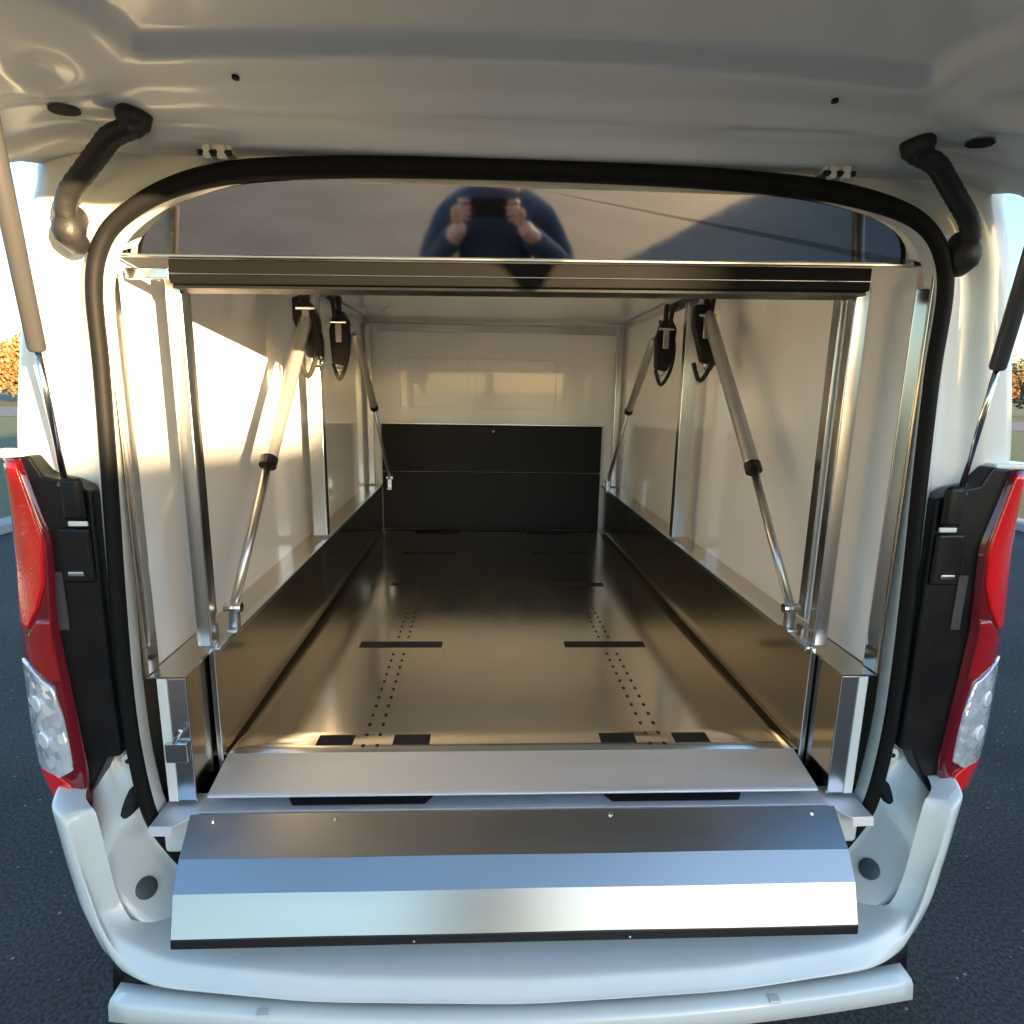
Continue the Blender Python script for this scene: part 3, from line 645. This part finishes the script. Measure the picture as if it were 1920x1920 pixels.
strap(-1, .665, .86, 1.80, 'dark strap hanging in front of the left middle post over the strut', -.25)
strap(1, .66, .90, 1.81, 'narrow dark strap hanging outside the right middle post over the strut', -.25)

# ------------------------------------------------------------------ photographer, seen in the header panel
def skinfig(name, verts, edges, m, parent=None, sub=2):
    me = bpy.data.meshes.new(name); me.from_pydata([v[:3] for v in verts], edges, [])
    o = bpy.data.objects.new(name, me); col.objects.link(o); me.materials.append(m)
    if parent: o.parent = parent; o.matrix_parent_inverse = parent.matrix_world.inverted() if parent.type != 'EMPTY' else Matrix.Translation(-Vector(parent.location))
    sm = o.modifiers.new('skin', 'SKIN'); sm.use_smooth_shade = True
    for i, v in enumerate(verts):
        r_ = v[3] if isinstance(v[3], tuple) else (v[3], v[3]); me.skin_vertices[0].data[i].radius = r_
    me.skin_vertices[0].data[0].use_root = True
    s = o.modifiers.new('sub', 'SUBSURF'); s.levels = sub; s.render_levels = sub
    return o
cx, py = -.05, -1.62
body = skinfig('person', [(cx, py, .98, (.16, .12)), (cx, py, 1.15, (.15, .12)), (cx, py, 1.32, (.17, .125)), (cx, py, 1.52, (.15, .10)), (cx, py+.01, 1.63, (.06, .06)), (cx, py+.02, 1.72, (.07, .08)), (cx, py+.03, 1.81, (.082, .10)), (cx, py+.02, 1.88, (.07, .085)),
    (cx-.10, py, .90, .095), (cx-.11, py+.01, .50, .062), (cx-.115, py-.02, .10, .045), (cx-.12, py+.13, .045, (.045, .03)),
    (cx+.10, py, .90, .095), (cx+.11, py+.01, .50, .062), (cx+.115, py-.02, .10, .045), (cx+.12, py+.13, .045, (.045, .03)),
    (cx-.21, py, 1.44, .06), (cx-.30, py+.04, 1.22, .047), (cx-.135, py+.30, 1.50, .034),
    (cx+.21, py, 1.44, .06), (cx+.32, py+.04, 1.25, .047), (cx+.105, py+.30, 1.50, .034)],
    [(0,1),(1,2),(2,3),(3,4),(4,5),(5,6),(6,7),(0,8),(8,9),(9,10),(10,11),(0,12),(12,13),(13,14),(14,15),(3,16),(16,17),(17,18),(3,19),(19,20),(20,21)], SKIN)
tag(body, 'photographer in navy jacket mirrored in the header panel, holding a phone with both hands', 'person')
jk = skinfig('jacket', [(cx, py, .90, (.20, .155)), (cx, py, 1.15, (.185, .15)), (cx, py, 1.32, (.20, .15)), (cx, py, 1.52, (.165, .115)), (cx, py+.01, 1.60, (.075, .075)),
    (cx-.22, py, 1.44, .078), (cx-.31, py+.04, 1.21, .066), (cx-.16, py+.25, 1.455, .050),
    (cx+.22, py, 1.44, .078), (cx+.33, py+.04, 1.24, .066), (cx+.13, py+.25, 1.455, .050)],
    [(0,1),(1,2),(2,3),(3,4),(3,5),(5,6),(6,7),(3,8),(8,9),(9,10)], NAVY, body)
tr = skinfig('trousers', [(cx, py, 1.0, (.175, .135)), (cx-.10, py, .88, .115), (cx-.11, py+.01, .50, .082), (cx-.115, py-.02, .12, .065), (cx+.10, py, .88, .115), (cx+.11, py+.01, .50, .082), (cx+.115, py-.02, .12, .065)],
    [(0,1),(1,2),(2,3),(0,4),(4,5),(5,6)], TROUS, body)
hr = skinfig('hair', [(cx, py-.01, 1.89, (.088, .10)), (cx, py-.045, 1.81, (.085, .08)), (cx, py-.05, 1.73, (.07, .05))], [(0,1),(1,2)], HAIR, body)
for s in (-1, 1):
    sh_ = MB().box(cx+s*.12-.05, cx+s*.12+.05, py-.08, py+.22, .0, .085).out('shoe', RUBBER, None, bevel=.03, seg=3); sh_.parent = body
    e_ = MB().tube([(cx+s*.032, py+.118, 1.825), (cx+s*.032, py+.128, 1.825)], [.013, .006], 10).out('eye', mat('eye_dark', (.03, .02, .02), .2), None, smooth=True); e_.parent = body
    hx = cx-.03+s*.100                      # palm beside the phone
    pc = Vector((hx+s*.012, -1.285, 1.565))
    hv = [(hx+s*.025, py+.31, 1.505, .028), (pc.x+s*.01, pc.y-.012, pc.z-.03, (.030, .020)), (pc.x+s*.008, pc.y, pc.z+.015, (.034, .018))]
    he = [(0, 1), (1, 2)]
    hd = skinfig('hand', hv, he, SKIN, body, 2)
    for k, (dz, ln) in enumerate(((.035, .9), (.015, 1.0), (-.006, .95), (-.026, .8))):
        fg = [(pc.x, pc.y+.008, pc.z+dz, .0095), (pc.x-s*.004, pc.y+.030*ln, pc.z+dz+.004, .0088), (pc.x-s*.025*ln, pc.y+.040*ln, pc.z+dz+.006, .0080), (pc.x-s*.046*ln, pc.y+.036, pc.z+dz+.003, .0068)]
        fo = skinfig('finger', fg, [(0,1),(1,2),(2,3)], SKIN, None, 2); fo.parent = hd
    th = skinfig('thumb', [(pc.x, pc.y-.012, pc.z-.022, .0125), (pc.x-s*.024, pc.y-.020, pc.z-.010, .0110), (pc.x-s*.046, pc.y-.016, pc.z+.006, .0085)], [(0,1),(1,2)], SKIN, None, 2); th.parent = hd
ph = empty('smartphone', (-.08, -1.255, 1.6)); tag(ph, 'black phone held sideways in both hands of the photographer', 'phone')
MB().box(-.155, -.005, -1.266, -1.258, 1.545, 1.62).out('phone_body', BLACK, ph, bevel=.003)
MB().box(-.151, -.009, -1.2672, -1.2662, 1.549, 1.616).out('screen', GLASS, ph)
MB().box(-.035, -.010, -1.258, -1.256, 1.585, 1.612).out('camera_bump', GLASS, ph, bevel=.002)
